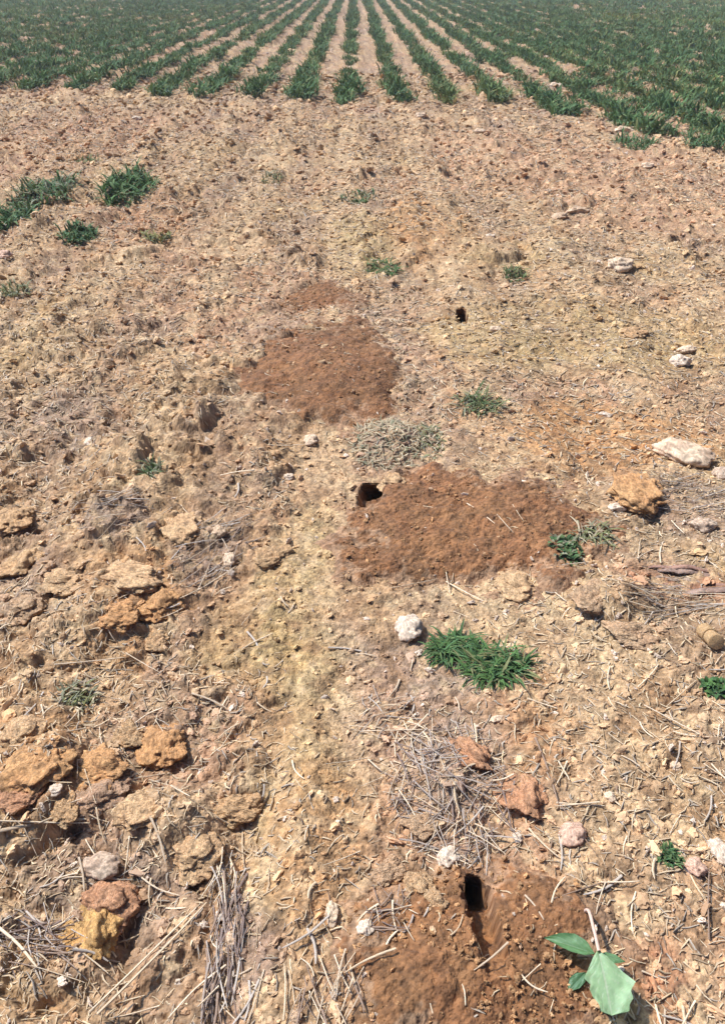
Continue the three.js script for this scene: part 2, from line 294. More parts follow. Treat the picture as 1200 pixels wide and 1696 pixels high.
mounds.forEach((m, mi) => {
  const n = mi < 2 ? 230 : 150, pos = [], col = [], uv = [], idx = [], map = new Int32Array((n + 1) * (n + 1)).fill(-1);
  const oy = height(m.x, m.z), ql = [];
  for (let j = 0; j <= n; j++) for (let i = 0; i <= n; i++) {
    const x = m.x + (i / n * 2 - 1) * m.rx * 1.45, z = m.z + (j / n * 2 - 1) * m.rz * 1.45, t = moundT(m, x, z), k = j * (n + 1) + i;
    if (t < -0.018) continue;
    const inside = sm(0, 0.012, t);
    const w1 = 0.005 * lumps(x * 75, z * 75, 44 + mi, 0.4);
    const w2 = 0.007 * lumps(x * 30, z * 30, 54 + mi, 0.45);
    map[k] = pos.length / 3; pos.push(x - m.x, moundY(m, x, z, t) + (w1 + w2) * inside * 0.8 + inside * (0.008 * fbm(x * 9, z * 9, 2, 93 + mi) + 0.002 * noise(x * 120, z * 120, 94)) - dig(x, z) - oy, z - m.z);
    const g = 1 + 0.22 * fbm(x * 6, z * 6, 3, 80 + mi) + 0.10 * noise(x * 70, z * 70, 85) + 0.08 * noise(x * 160, z * 160, 86), rd = 0.5 + 0.5 * fbm(x * 4, z * 4, 2, 87 + mi);
    const edge = (1 - sm(0.0, 0.006, t - 0.006 + 0.010 * noise(x * 28, z * 28, 88) + 0.009 * noise(x * 95, z * 95, 89))) * 0.75;
    col.push(lerp(lerp(MOUNDC[0], 0.32, rd * 0.5), 0.47, edge) * g, lerp(lerp(MOUNDC[1], 0.145, rd * 0.5), 0.29, edge) * g, lerp(lerp(MOUNDC[2], 0.062, rd * 0.5), 0.16, edge) * g); uv.push(x, z);
  }
  for (let j = 0; j < n; j++) for (let i = 0; i < n; i++) {
    const a = map[j * (n + 1) + i], b = map[j * (n + 1) + i + 1], c = map[(j + 1) * (n + 1) + i], d = map[(j + 1) * (n + 1) + i + 1];
    if (a < 0 || b < 0 || c < 0 || d < 0) continue;
    if (inHole(m.x + (pos[a * 3] + pos[d * 3]) / 2, m.z + (pos[a * 3 + 2] + pos[d * 3 + 2]) / 2)) continue;
    idx.push(a, c, b, b, c, d);
  }
  const g = new THREE.BufferGeometry(); g.setAttribute('position', new THREE.Float32BufferAttribute(pos, 3)); g.setAttribute('color', new THREE.Float32BufferAttribute(col, 3)); g.setAttribute('uv', new THREE.Float32BufferAttribute(uv, 2)); g.setIndex(idx); g.computeVertexNormals();
  const o = group('soil_mound', m.x, oy, m.z); tag(o, m.label, 'soil mound', 'spoil heaps thrown up by burrowing voles');
  mesh('spoil_heap', g, soilMat, o);
  for (const h of holes) if (h.mound === mi) mesh('burrow_tunnel', tunnelGeo(h, m.x, oy, m.z, top), tunnelMat, o);
  const r = rng(500 + mi), N = [650, 800, 500, 120][mi];
  crumbGeo.slice(0, 2).forEach((cg, v) => {
    const im = new THREE.InstancedMesh(cg, crumbMat, N); im.name = 'loose_crumbs'; im.userData.kind = 'stuff'; shadow(im); let c = 0;
    for (let i = 0; i < N * 4 && c < N; i++) {
      const x = m.x + (r() * 2 - 1) * m.rx, z = m.z + (r() * 2 - 1) * m.rz; if (moundT(m, x, z) < 0.001 || inHole(x, z, 1.2) || (dig(x, z) > 0.002 && r() < 0.85)) continue;
      const s = 0.0015 + 0.006 * Math.pow(r(), 5) + (mi > 1 ? 0.001 : 0); place(im, c, x - m.x, top(x, z) - oy + s * 0.3, z - m.z, r() * 6, r() * 6, r() * 6, s, s * 0.8, s);
      const k = 0.8 + 0.6 * r(), pale = r() < 0.12 ? 1.5 : 1; im.setColorAt(c, COL.setRGB(MOUNDC[0] * k * 1.1 * pale, MOUNDC[1] * k * 1.25 * pale, MOUNDC[2] * k * 1.4 * pale)); c++;
    }
    im.count = c; o.add(im);
  });
});
{ const h = holes[2], oy = height(h.x, h.z); const o = mesh('burrow_hole', tunnelGeo(h, h.x, oy, h.z, top), tunnelMat); o.position.set(h.x, oy, h.z); tag(o, 'small dark vole hole in yellowish straw ground without a spoil heap', 'burrow hole'); }

// ------------------------------------------------------------------ clods
const clodGeo = [0, 1, 2, 3, 4, 5].map(i => lump(300 + i, 14, 0.46, 0.68));
const clodMats = { orange: soilTint(0.64, 0.345, 0.140), pale: soilTint(0.70, 0.445, 0.225), tan: soilTint(0.62, 0.390, 0.190), red: soilTint(0.58, 0.300, 0.150), mauve: soilTint(0.54, 0.335, 0.195), ochre: soilTint(0.66, 0.385, 0.135), grey: soilTint(0.60, 0.390, 0.215) };
function clod(name, px, py, wpx, hpx, geo, mat, rot, label, group, category = 'clod', sink = 0.42, flat = 0.85) {
  const p = onTop(px, py, hpx / 6 / ppm(py)), s = wpx / 2 / ppm(py), sy = hpx / 2 / ppm(py);
  const o = mesh(name, geo, mat); o.scale.set(s * 1.05, sy * flat, sy * 1.2); o.rotation.y = rot;
  o.position.set(p.x, (top(p.x, p.z) + top(p.x + s * 0.7, p.z) + top(p.x - s * 0.7, p.z) + top(p.x, p.z + sy * 0.8)) / 4 + sy * flat * 0.62 * (0.5 - sink), p.z); return tag(o, label, category, group);
}
const cl = (px, py, w, h, gi, m, rot, label) => clod('soil_clod', px, py, w, h, clodGeo[gi], clodMats[m], rot, label, 'large clods of dry soil', 'clod', 0.46, 0.72);
cl(265, 1222, 92, 76, 0, 'orange', 0.4, 'large smooth orange clod with a dark hollow at its edge');
cl(215, 1212, 55, 50, 1, 'tan', 1.4, 'tan clod leaning against the large smooth orange clod');
cl(165, 1268, 92, 80, 2, 'orange', 2.0, 'orange clod with thin straw hanging over its front edge');
cl(60, 1262, 100, 76, 3, 'orange', 0.9, 'wide orange clod beside the white pebble and red soil');
cl(30, 1212, 80, 60, 5, 'pale', 1.9, 'pale clod resting behind the wide orange clod');
cl(158, 1316, 96, 60, 4, 'mauve', 0.2, 'mauve brown clod lying above the thick straw stalk');
cl(30, 1312, 78, 66, 1, 'red', 2.5, 'pinkish red clod beside the white pebble');
cl(385, 1335, 60, 74, 0, 'tan', 1.7, 'tan clod at the edge of the broad pale soil swell');
cl(150, 1538, 92, 96, 2, 'ochre', 0.8, 'blocky ochre yellow clod below the reddish clod');
cl(172, 1480, 92, 84, 5, 'red', 1.2, 'reddish clod under the flat pale stone');
cl(190, 1015, 70, 56, 0, 'orange', 2.2, 'orange clod on the left of a cracked trio of clods');
cl(262, 995, 72, 62, 4, 'orange', 0.6, 'orange clod topping a cracked trio of clods');
cl(258, 1058, 56, 44, 1, 'pale', 1.1, 'small pale clod at the foot of a cracked trio of clods');
cl(215, 950, 90, 60, 3, 'pale', 2.7, 'pale pinkish clod behind a cracked trio of clods');
cl(872, 1310, 76, 84, 2, 'red', 0.5, 'isolated rounded terracotta clod beside the tangle of grey straw');
cl(1055, 808, 100, 70, 3, 'orange', 1.5, 'orange clod in front of the long pale stone');
cl(690, 1462, 54, 48, 5, 'pale', 0.6, 'pinkish pale clod at the left rim of the trench');
cl(720, 1492, 46, 40, 2, 'pale', 1.8, 'crumbly pink clod on the left bank of the trench');
cl(640, 1448, 50, 56, 0, 'grey', 2.4, 'rounded grey clod among straw near the trench');
cl(700, 1362, 60, 56, 1, 'grey', 2.4, 'grey brown clod half buried in the tangle of grey straw');
cl(652, 793, 48, 46, 5, 'pale', 0.2, 'pinkish clod forming the right lip of the wide burrow hole');
cl(450, 920, 66, 46, 1, 'tan', 0.2, 'tan clod on the smooth olive strip');
cl(780, 1245, 52, 84, 2, 'red', 0.9, 'upright reddish clod behind the tangle of grey straw');
cl(860, 965, 70, 60, 4, 'pale', 1.3, 'pale pink clod at the lower edge of the broad spoil heap');
cl(20, 860, 80, 60, 0, 'tan', 0.4, 'dull tan clod in the rough cloddy soil');
cl(40, 1000, 70, 50, 5, 'grey', 1.0, 'grey tan clod with straw across it');
cl(240, 1340, 84, 60, 3, 'pale', 0.3, 'pale clod crowning the broad pale soil swell');
cl(320, 1400, 96, 70, 5, 'pale', 1.3, 'pale clod at the foot of the broad pale soil swell');
cl(100, 1340, 70, 44, 0, 'tan', 2.1, 'low tan clod touching the mauve brown clod');
cl(980, 985, 80, 52, 1, 'grey', 0.7, 'grey brown clod on the swell beside the bark strip');
cl(1045, 1040, 84, 54, 2, 'grey', 2.7, 'lower grey brown clod on the swell beside the bark strip');
cl(35, 930, 84, 60, 2, 'tan', 0.9, 'tan clod behind the grey tan clod with straw');
cl(110, 960, 70, 54, 4, 'pale', 2.3, 'pale clod beside the rough pinkish clod group');
cl(300, 870, 80, 56, 3, 'pale', 1.8, 'pale pink clod between two patches of mauve straw');
cl(1045, 545, 48, 36, 0, 'tan', 0.8, 'tan clod near the pair of white stones');

// ------------------------------------------------------------------ stones
const stoneGeo = [0, 1, 2, 3, 4].map(i => lump(400 + i, 8, 0.30, 0.66));
function stoneMat(r, g, b) { return new THREE.MeshStandardMaterial({ color: C(r, g, b), map: soilMap, bumpMap: soilBump, bumpScale: 0.0006, roughness: 0.85 }); }
const stM = { white: stoneMat(0.90, 0.71, 0.51), cream: stoneMat(0.90, 0.66, 0.43), pink: stoneMat(0.82, 0.52, 0.35), grey: stoneMat(0.68, 0.50, 0.34), buff: stoneMat(0.78, 0.54, 0.33) };
const st = (px, py, w, h, gi, m, rot, label) => clod('pale_stone', px, py, w, h, stoneGeo[gi], stM[m], rot, label, 'pale stones lying on the soil', 'stone', 0.1, 1.15);
st(1132, 752, 92, 50, 0, 'cream', -0.45, 'long slanting cream stone, the largest stone in the field');
st(678, 1042, 50, 44, 1, 'white', 0.4, 'white pink stone beside the bright green weed');
st(1027, 441, 44, 36, 2, 'cream', 0.4, 'rounded cream stone standing alone among straw');
st(1124, 598, 36, 30, 3, 'white', 0.9, 'white stone, larger of a close pair');
st(1138, 578, 34, 16, 4, 'cream', 0.2, 'flat cream stone behind a whiter one');
st(948, 1384, 46, 36, 1, 'pink', 0.1, 'flat pinkish stone at the edge of the red spoil');
st(740, 1421, 40, 32, 3, 'white', 0.7, 'white stone wedged in straw just behind the trench hole');
st(550, 1515, 24, 38, 2, 'cream', 0.1, 'upright oval cream pebble left of the red spoil heap');
st(606, 1535, 30, 24, 4, 'white', 0.8, 'white pebble beside dark straw at the red spoil heap');
st(383, 1556, 20, 28, 2, 'buff', 0.3, 'buff pebble tucked against the clump of dead stubble');
st(165, 1437, 66, 40, 0, 'grey', 0.3, 'flat pale grey stone perched on the reddish clod');
st(92, 1306, 24, 20, 2, 'white', 0.3, 'white pebble between orange and mauve clods');
st(1020, 838, 34, 18, 3, 'white', 0.1, 'flat white stone in front of the orange clod');
st(515, 731, 26, 22, 1, 'cream', 0.5, 'cream stone at the end of a single horizontal straw');
st(478, 787, 18, 16, 2, 'white', 0.5, 'small round white stone on straw litter');
st(150, 733, 18, 22, 4, 'white', 0.5, 'small upright white stone on mauve soil');
st(6, 428, 30, 22, 1, 'pink', 0.5, 'pinkish stone by the dull green weed');
st(920, 147, 22, 16, 0, 'white', 0.1, 'white stone at the edge of the crop');
st(1030, 215, 40, 18, 3, 'cream', 0.1, 'wide cream stone in front of the crop');
st(1072, 275, 24, 16, 2, 'cream', 0.1, 'cream stone before the slanting crop edge');
st(820, 546, 20, 14, 0, 'cream', 0.4, 'yellow cream stone near the small vole hole');
st(1000, 686, 26, 12, 3, 'white', -0.5, 'thin white stone sliver on orange soil');
st(380, 928, 24, 26, 1, 'cream', 0.3, 'cream pebble on mauve soil with dark straw');
st(362, 877, 24, 22, 4, 'buff', 0.9, 'buff pebble above the mauve soil');
st(822, 1190, 26, 14, 3, 'cream', 0.2, 'flat cream chip on tan soil below the bright green weed');
st(1118, 1268, 20, 16, 2, 'cream', 0.4, 'cream pebble near long pale straws');
st(1010, 1318, 16, 18, 4, 'cream', 0.4, 'cream pebble at the end of a dark twig');
st(857, 1388, 16, 16, 1, 'white', 0.4, 'tiny white pebble at the top rim of the red spoil');
st(1150, 1436, 34, 30, 3, 'pink', 0.6, 'pink stone beside the smallest green sprout');
st(1192, 1412, 30, 40, 1, 'white', 0.4, 'white stone beyond a dark twig and pink stone');
st(490, 1684, 24, 20, 2, 'buff', 0.2, 'buff pebble near upright stubble stems');
st(1195, 785, 30, 24, 1, 'grey', 0.4, 'grey stone in grey straw litter');
st(1165, 870, 36, 34, 0, 'grey', 1.4, 'rounded grey stone above the reddish bark strip');
st(225, 192, 18, 10, 3, 'white', 0.1, 'flat white chip before the left crop edge');
st(697, 190, 20, 14, 2, 'cream', 0.1, 'cream stone between the ends of two crop rows');
st(795, 215, 18, 12, 0, 'cream', 0.1, 'small cream stone below the crop row ends');
st(955, 345, 44, 16, 3, 'buff', 0.2, 'wide buff stone in stony pinkish ground');
st(925, 362, 30, 16, 1, 'buff', 0.2, 'buff stone beside a wider one');
st(812, 388, 18, 14, 2, 'white', 0.2, 'white stone in front of dark brown soil');

// corn stub and bark strip
{
  const p = onTop(1172, 1062), k = ppm(1062), L = 52 / k, R = 13 / k, pts = [];
  for (let i = 0; i <= 14; i++) { const t = i / 14; pts.push(new THREE.Vector2(R * (0.95 + 0.05 * Math.cos(t * 6) + 0.02 * Math.sin(t * 23)) * (i === 0 || i === 14 ? 0.97 : 1), (t - 0.5) * L)); }
  const g = new THREE.LatheGeometry([new THREE.Vector2(0, -L / 2), ...pts, new THREE.Vector2(0, L / 2)], 18);
  const o = group('dry_stalk_stub', p.x, top(p.x, p.z) + R * 0.8, p.z); tag(o, 'short cut orange stub of a dry plant stalk', 'stalk');
  const m = new THREE.MeshStandardMaterial({ color: C(0.78, 0.50, 0.23), map: soilMap, roughness: 0.7, bumpMap: soilBump, bumpScale: 0.002 });
  const b = mesh('stalk', g, m, o); b.rotation.set(Math.PI / 2 - 0.35, 0, 0);
  const b2 = mesh('node_ring', new THREE.TorusGeometry(R * 0.95, R * 0.12, 8, 20), m, o); b2.rotation.x = -0.35; b2.position.set(0, 0, 0);
}
{
  const p = onTop(1150, 960), k = ppm(960), o = group('bark_strip', p.x, top(p.x, p.z) - 0.002, p.z), r = rng(71);
  tag(o, 'weathered reddish strip of splintered bark lying flat', 'bark');
  const mm = [C(0.44, 0.25, 0.17), C(0.38, 0.25, 0.18), C(0.46, 0.33, 0.23)].map(c => new THREE.MeshStandardMaterial({ color: c, roughness: 0.9, map: soilMap, bumpMap: soilBump, bumpScale: 0.003 }));
  for (let i = 0; i < 5; i++) {
    const w = (100 + 50 * r()) / k, t = (9 + 5 * r()) / k, N = 16, pos = [], idx = [], uv = [];
    for (let a = 0; a <= N; a++) { const u = a / N, x = (u - 0.5) * w, tp = Math.pow(Math.sin(Math.PI * Math.min(0.97, Math.max(0.03, u))), 0.35), yy = 0.006 * Math.sin(u * 5 + i) + 0.004 * (r() - 0.5); for (let q = 0; q < 6; q++) { const an = q / 6 * 6.283; pos.push(x, yy + Math.sin(an) * 0.0035 * tp, Math.cos(an) * t * 0.62 * tp + 0.006 * noise(x * 40, i, 3)); uv.push(x, q * 0.01); } }
    for (let a = 0; a < N; a++) for (let q = 0; q < 6; q++) { const A = a * 6 + q, B = a * 6 + (q + 1) % 6; idx.push(A, B, A + 6, B, B + 6, A + 6); }
    const g = new THREE.BufferGeometry(); g.setAttribute('position', new THREE.Float32BufferAttribute(pos, 3)); g.setAttribute('uv', new THREE.Float32BufferAttribute(uv, 2)); g.setIndex(idx); g.computeVertexNormals();
    const f = mesh('splinter', g, mm[i % 3], o); f.position.set((r() - 0.5) * 0.03, r() * 0.008, (i - 2) * t * 1.3); f.rotation.y = (r() - 0.5) * 0.12;
  }
}

// ------------------------------------------------------------------ straw
function stalkGeo(seed, bend, flat = 1, segs = 6, rad = 5) {           // unit length along x, unit radius
  const r = rng(seed), pos = [], idx = [], uv = [], b1 = (r() - 0.5) * bend, b2 = (r() - 0.5) * bend, kink = 0.3 + 0.4 * r(), ka = (r() - 0.5) * bend;
  for (let i = 0; i <= segs; i++) { const t = i / segs, x = t - 0.5, y = Math.sin(t * Math.PI) * b1 * 0.3, z = Math.sin(t * Math.PI) * b2 + Math.max(0, t - kink) * ka, w = (i === segs ? 0.55 : 1) * (1 - 0.25 * t) * (1 + 0.12 * (r() - 0.5)); for (let q = 0; q < rad; q++) { const a = q / rad * Math.PI * 2; pos.push(x, y * 60 + Math.sin(a) * w, z * 60 + Math.cos(a) * w * flat); uv.push(t * 0.1, q * 0.01); } }
  for (let i = 0; i < segs; i++) for (let q = 0; q < rad; q++) { const a = i * rad + q, b = i * rad + (q + 1) % rad; idx.push(a, b, a + rad, b, b + rad, a + rad); }
  for (let q = 1; q < rad - 1; q++) { idx.push(0, q + 1, q); const o = segs * rad; idx.push(o, o + q, o + q + 1); }
  const g = new THREE.BufferGeometry(); g.setAttribute('position', new THREE.Float32BufferAttribute(pos, 3)); g.setAttribute('uv', new THREE.Float32BufferAttribute(uv, 2)); g.setIndex(idx); g.computeVertexNormals(); return g;
}
const stalkG = [0, 1, 2, 3, 4, 5, 6].map(i => stalkGeo(600 + i, 0.12, i % 2 ? 1.6 : 1));
const litterG = [0, 1, 2].map(i => stalkGeo(650 + i, 0.14, 1.7, 2, 3));
const strawCols = [[0.70, 0.54, 0.34], [0.60, 0.44, 0.26], [0.50, 0.37, 0.23], [0.46, 0.38, 0.29], [0.76, 0.59, 0.38], [0.27, 0.175, 0.11], [0.20, 0.135, 0.10], [0.36, 0.28, 0.21]];
const strawM = strawCols.map(c => new THREE.MeshStandardMaterial({ color: C(...c), roughness: 0.65, side: THREE.DoubleSide }));
// lay a stalk between two ground points
function layStalk(parent, name, ax, ay, az, bx, by, bz, w, gi, mi) {
  const o = mesh(name, stalkG[gi % stalkG.length], strawM[mi], parent), dx = bx - ax, dy = by - ay, dz = bz - az, L = Math.hypot(dx, dy, dz);
  const X = new THREE.Vector3(dx, dy, dz).normalize(), Z = new THREE.Vector3().crossVectors(X, new THREE.Vector3(0, 1, 0)).normalize(), Y = new THREE.Vector3().crossVectors(Z, X);
  o.quaternion.setFromRotationMatrix(new THREE.Matrix4().makeBasis(X, Y, Z)); o.position.set((ax + bx) / 2, (ay + by) / 2, (az + bz) / 2); o.scale.set(L, w, w); return o;
}
const straws = [ // px0, py0, px1, py1, width mm, material, lift, label
  [150, 1685, 328, 1512, 3.2, 0, 0.012, 'long pale straw stalk, the longer of two running side by side'], [165, 1690, 345, 1505, 2.4, 1, 0.010, 'straw stalk running side by side with the long pale one'],
  [235, 1455, 296, 1487, 2.6, 4, 0.006, 'pale straw at the foot of the broad pale soil swell'], [0, 1540, 66, 1602, 3.0, 4, 0.012, 'pale straw over dark litter beside the ochre clod'], [70, 1548, 118, 1528, 2.6, 4, 0.016, 'pale straw touching the ochre clod'],
  [-10, 1384, 165, 1358, 4.4, 2, 0.016, 'thickest straw stalk, lying below the mauve clod'], [-10, 1366, 150, 1368, 3.0, 0, 0.018, 'straw lying on the thickest stalk'], [143, 1282, 162, 1345, 1.9, 1, 0.03, 'thin straw hanging down over the orange and mauve clods'], [162, 1345, 176, 1402, 1.9, 1, 0.014, 'thin straw below the mauve clod'],
  [745, 1552, 768, 1518, 2.4, 1, 0.006, 'short straw on the spoil beside the trench'], [638, 1572, 656, 1542, 2.4, 4, 0.008, 'short pale straw left of the red spoil'], [915, 1492, 1010, 1462, 2.2, 5, 0.014, 'dark twig lying on the edge of the red spoil'], [912, 1498, 934, 1455, 2.0, 0, 0.012, 'pale straw crossing the end of a dark twig'],
  [1065, 1170, 1165, 1224, 2.6, 4, 0.010, 'long pale straw on tan soil'], [1103, 1172, 1152, 1130, 2.6, 1, 0.010, 'straw slanting up beside a long pale one'], [1055, 1140, 1090, 1102, 2.2, 0, 0.008, 'straw lying behind a long pale one'], [1058, 1242, 1110, 1222, 2.4, 1, 0.008, 'short straw in front of a long pale one'],
  [885, 1225, 925, 1335, 2.4, 5, 0.012, 'dark twig beside the terracotta clod'], [925, 1335, 985, 1420, 2.2, 5, 0.010, 'dark twig running towards the pinkish stone'], [772, 838, 818, 872, 2.0, 4, 0.008, 'pale straw lying on the broad spoil heap'], [848, 838, 866, 866, 2.0, 1, 0.008, 'short straw lying on the broad spoil heap'],
  [648, 975, 722, 958, 2.2, 2, 0.008, 'dark straw at the lower edge of the broad spoil heap'], [738, 965, 800, 998, 2.2, 4, 0.010, 'pale straw leaning below the broad spoil heap'], [445, 740, 505, 738, 3.0, 4, 0.008, 'single horizontal pale straw beside the cream stone'], [365, 790, 425, 790, 3.0, 0, 0.008, 'horizontal straw on litter beside the round white stone'],
  [600, 1214, 700, 1212, 2.2, 4, 0.014, 'pale straw lying behind the tangle of grey straw'], [700, 1215, 722, 1255, 2.4, 1, 0.014, 'straw slanting into the tangle of grey straw'], [930, 940, 985, 934, 2.4, 4, 0.010, 'pale straw in front of the grey green weed'], [1110, 866, 1130, 888, 3.0, 4, 0.012, 'stout pale straw behind the reddish bark strip'], [90, 1102, 210, 1088, 2.4, 2, 0.012, 'brown stalk lying on greyish clods'],
  [400, 1040, 470, 950, 1.8, 2, 0.010, 'brown straw along the mauve soil'], [0, 1060, 20, 1040, 3.0, 1, 0.010, 'short thick straw on greyish clods'], [1055, 930, 1060, 895, 2.2, 0, 0.012, 'straw upright beside the orange clod and bark strip'], [1092, 938, 1096, 900, 2.4, 4, 0.014, 'pale straw upright behind the reddish bark strip'], [770, 1668, 766, 1632, 2.4, 0, 0.008, 'stubby straw on the foot of the red spoil heap'], [720, 1696, 712, 1658, 2.6, 0, 0.010, 'stubby straw beside another on the red spoil heap'],
  [470, 1694, 472, 1600, 2.0, 1, 0.012, 'slender stem at the left foot of the red spoil heap'], [520, 1620, 500, 1588, 2.6, 0, 0.01, 'pale straw at the left edge of the red spoil heap'], [1172, 1560, 1170, 1440, 1.8, 5, 0.01, 'long dark stem below the white stone and pink stone'], [1125, 1412, 1190, 1418, 2.2, 5, 0.014, 'dark twig between the sprout and the white stone'],
];
straws.forEach(([x0, y0, x1, y1, w, m, lift, label], i) => {
  const a = onTop(x0, y0), b = onTop(x1, y1), W = w / 2000 * 1.25;
  const mid = top((a.x + b.x) / 2, (a.z + b.z) / 2); let ya = top(a.x, a.z), yb = top(b.x, b.z); const need = Math.max(0, mid - (ya + yb) / 2);
  ya += need + W + lift * 0.35; yb += need + W + lift * 0.35;
  const o = layStalk(scene, 'straw_stalk', a.x, ya, a.z, b.x, yb, b.z, W, i, m); tag(o, label, m === 5 ? 'twig' : 'straw', 'straw stalks lying on the soil');
});
// more single stalks, alike
{
  const r = rng(820); let n = 0;
  while (n < 210) {
    const py = 640 + 1080 * Math.pow(r(), 0.85), px = -40 + 1280 * r(), p = at(px, py); let onM = false;
    for (const m of mounds) if (moundT(m, p.x, p.z) > -0.005) onM = true; if (onM && r() < 0.85) continue; if (inHole(p.x, p.z, 1.8)) continue;
    const L = 0.035 + 0.10 * r() * r(), a = r() * Math.PI, dx = Math.cos(a) * L / 2, dz = Math.sin(a) * L / 2, W = 0.001 + 0.001 * r(), lift = 0.002 + 0.012 * r() * r();
    const ya = top(p.x - dx, p.z - dz), yb = top(p.x + dx, p.z + dz), need = Math.max(0, top(p.x, p.z) - (ya + yb) / 2);
    const o = layStalk(scene, 'straw_stalk', p.x - dx, ya + need + W + lift * r(), p.z - dz, p.x + dx, yb + need + W + lift * r(), p.z + dz, W, n, [0, 1, 4, 2, 0, 3, 4][n % 7]);
    tag(o, 'short loose piece of straw scattered on the dry soil', 'straw', 'short loose straw pieces'); n++;
  }
}
// tangles of stalks
function tangle(name, label, cx, cy, rx, ry, n, seed, mats, lenPx, dirFn, hgt, wmm = 2) {
  const e = ellipsePx(cx, cy - ry, cy + ry, rx), oy = top(e.x, e.z), o = group(name, e.x, oy, e.z), r = rng(seed); tag(o, label, 'dead plants');
  for (let i = 0; i < n; i++) {
    const q = Math.sqrt(r()), th = r() * 6.283, x = e.x + Math.cos(th) * q * e.rx, z = e.z + Math.sin(th) * q * e.rz; if (inHole(x, z, 1.5)) continue;
    const L = lenPx * (0.5 + r()) / ppm(cy), a = dirFn(r), dx = Math.cos(a) * L / 2, dz = Math.sin(a) * L / 2, up = hgt * r() * (1 - 0.6 * q), ti = (r() - 0.5) * hgt;
    const y = top(x, z); const s = layStalk(o, 'stalk', x - dx - e.x, Math.max(top(x - dx, z - dz), y - 0.01) + up + ti - oy + 0.002, z - dz - e.z, x + dx - e.x, Math.max(top(x + dx, z + dz), y - 0.01) + up - ti * 0.5 - oy + 0.003, z + dz - e.z, wmm / 2000 * (0.7 + 0.7 * r()), i, mats[Math.floor(r() * mats.length)]);
  }
  return o;
}
tangle('straw_tangle', 'dense tangle of grey dry straw heaped behind the trench hole', 745, 1315, 95, 120, 230, 31, [3, 7, 7, 2, 0, 5, 6], 55, r => r() * Math.PI, 0.018, 1.8);
tangle('stubble_clump', 'clump of dark dead stubble stems with frayed pale tops', 372, 1585, 32, 105, 75, 32, [5, 6, 6, 7, 3, 5, 6], 80, r => Math.PI / 2 + (r() - 0.5) * 0.7, 0.016, 2.6);
tangle('stubble_clump', 'frayed pale tip of the dead stubble, spreading upward', 368, 1452, 20, 30, 22, 35, [4, 0, 3, 5], 50, r => Math.PI / 2 + (r() - 0.5) * 1.0, 0.03);
tangle('straw_tangle', 'loose dark straw litter over mauve soil above a buff pebble', 350, 915, 62, 55, 60, 33, [7, 2, 5, 3], 60, r => -0.9 + (r() - 0.5) * 1.1, 0.012);
tangle('straw_tangle', 'dark grey straw litter beside the ochre clod', 60, 1565, 75, 45, 60, 36, [7, 5, 6, 3], 55, r => r() * Math.PI, 0.015);
tangle('straw_tangle', 'dark straw litter beside two white pebbles', 640, 1520, 40, 40, 40, 37, [7, 5, 6, 0], 42, r => r() * Math.PI, 0.015);
tangle('straw_tangle', 'brown straw wisps in front of the reddish bark strip', 1120, 1000, 80, 26, 40, 38, [2, 3, 0, 5], 70, r => (r() - 0.5) * 0.8, 0.012);
tangle('straw_tangle', 'grey straw wisps between the orange clod and the grey stone', 1150, 830, 60, 45, 50, 39, [3, 2, 5], 60, r => (r() - 0.5) * 1.2, 0.015);
tangle('straw_tangle', 'mauve grey straw wisps behind the rough clods', 205, 860, 45, 35, 40, 41, [3, 2, 5], 50, r => -0.6 + (r() - 0.5) * 1.2, 0.015);
tangle('straw_tangle', 'dry straw around upright reddish clod and twig', 640, 1190, 60, 50, 36, 42, [3, 2, 0], 60, r => r() * Math.PI, 0.015);
tangle('straw_tangle', 'brown stubble stems at the foot of the red spoil heap', 540, 1660, 60, 60, 34, 43, [2, 1, 5, 0], 55, r => Math.PI / 2 + (r() - 0.5) * 1.2, 0.02);

// ------------------------------------------------------------------ stuff: crumbs, pebbles, straw litter
function sampleGround(r, Dmax, bias) { // denser near, thinner with distance, over more than the view
  const D = 0.2 + (Dmax - 0.2) * Math.pow(r(), bias), half = 0.9 + 0.55 * D; return [(r() * 2 - 1) * half, -D];
}
function scatter(name, label, category, geos, mat, N, seed, Dmax, bias, fn) {
  const r = rng(seed);
  // one InstancedMesh per object keeps one shape; variety comes from turn and stretch
  const im = new THREE.InstancedMesh(geos, mat, N); im.name = numbered(name); shadow(im); let c = 0;
  for (let i = 0; i < N; i++) { const [x, z] = sampleGround(r, Dmax, bias); let om = -1; for (const m of mounds) if (Math.abs(x - m.x) < m.rx * 1.4 && Math.abs(z - m.z) < m.rz * 1.4) om = Math.max(om, moundT(m, x, z)); if (inHole(x, z, 1.5)) continue; if (fn(im, c, x, z, r, om)) c++; }
  im.count = c; tag(im, label, category, null, 'stuff'); scene.add(im);
}
const sc3 = [0, 0, 0];
crumbGeo.forEach((g, v) => scatter('soil_crumbs', 'loose crumbs of dry soil strewn over the ground', 'soil crumbs', g, crumbMat, 11000, 900 + v, 14, 1.35, (im, c, x, z, r, om) => {
  if (om > 0.002 && (r() < 0.9 || dig(x, z) > 0.002)) return false;
  const s = 0.002 + 0.010 * Math.pow(r(), 6) + 0.0030 * -z * Math.pow(r(), 2.2); soilColour(x, z, sc3); const k = 0.85 + 0.4 * r();
  place(im, c, x, top(x, z) + s * 0.05, z, r() * 0.8, r() * 6, r() * 0.8, s * (0.8 + 0.8 * r()), s * 0.7, s); im.setColorAt(c, COL.setRGB(sc3[0] * k, sc3[1] * k * 0.97, sc3[2] * k * 0.95)); return true;
}));
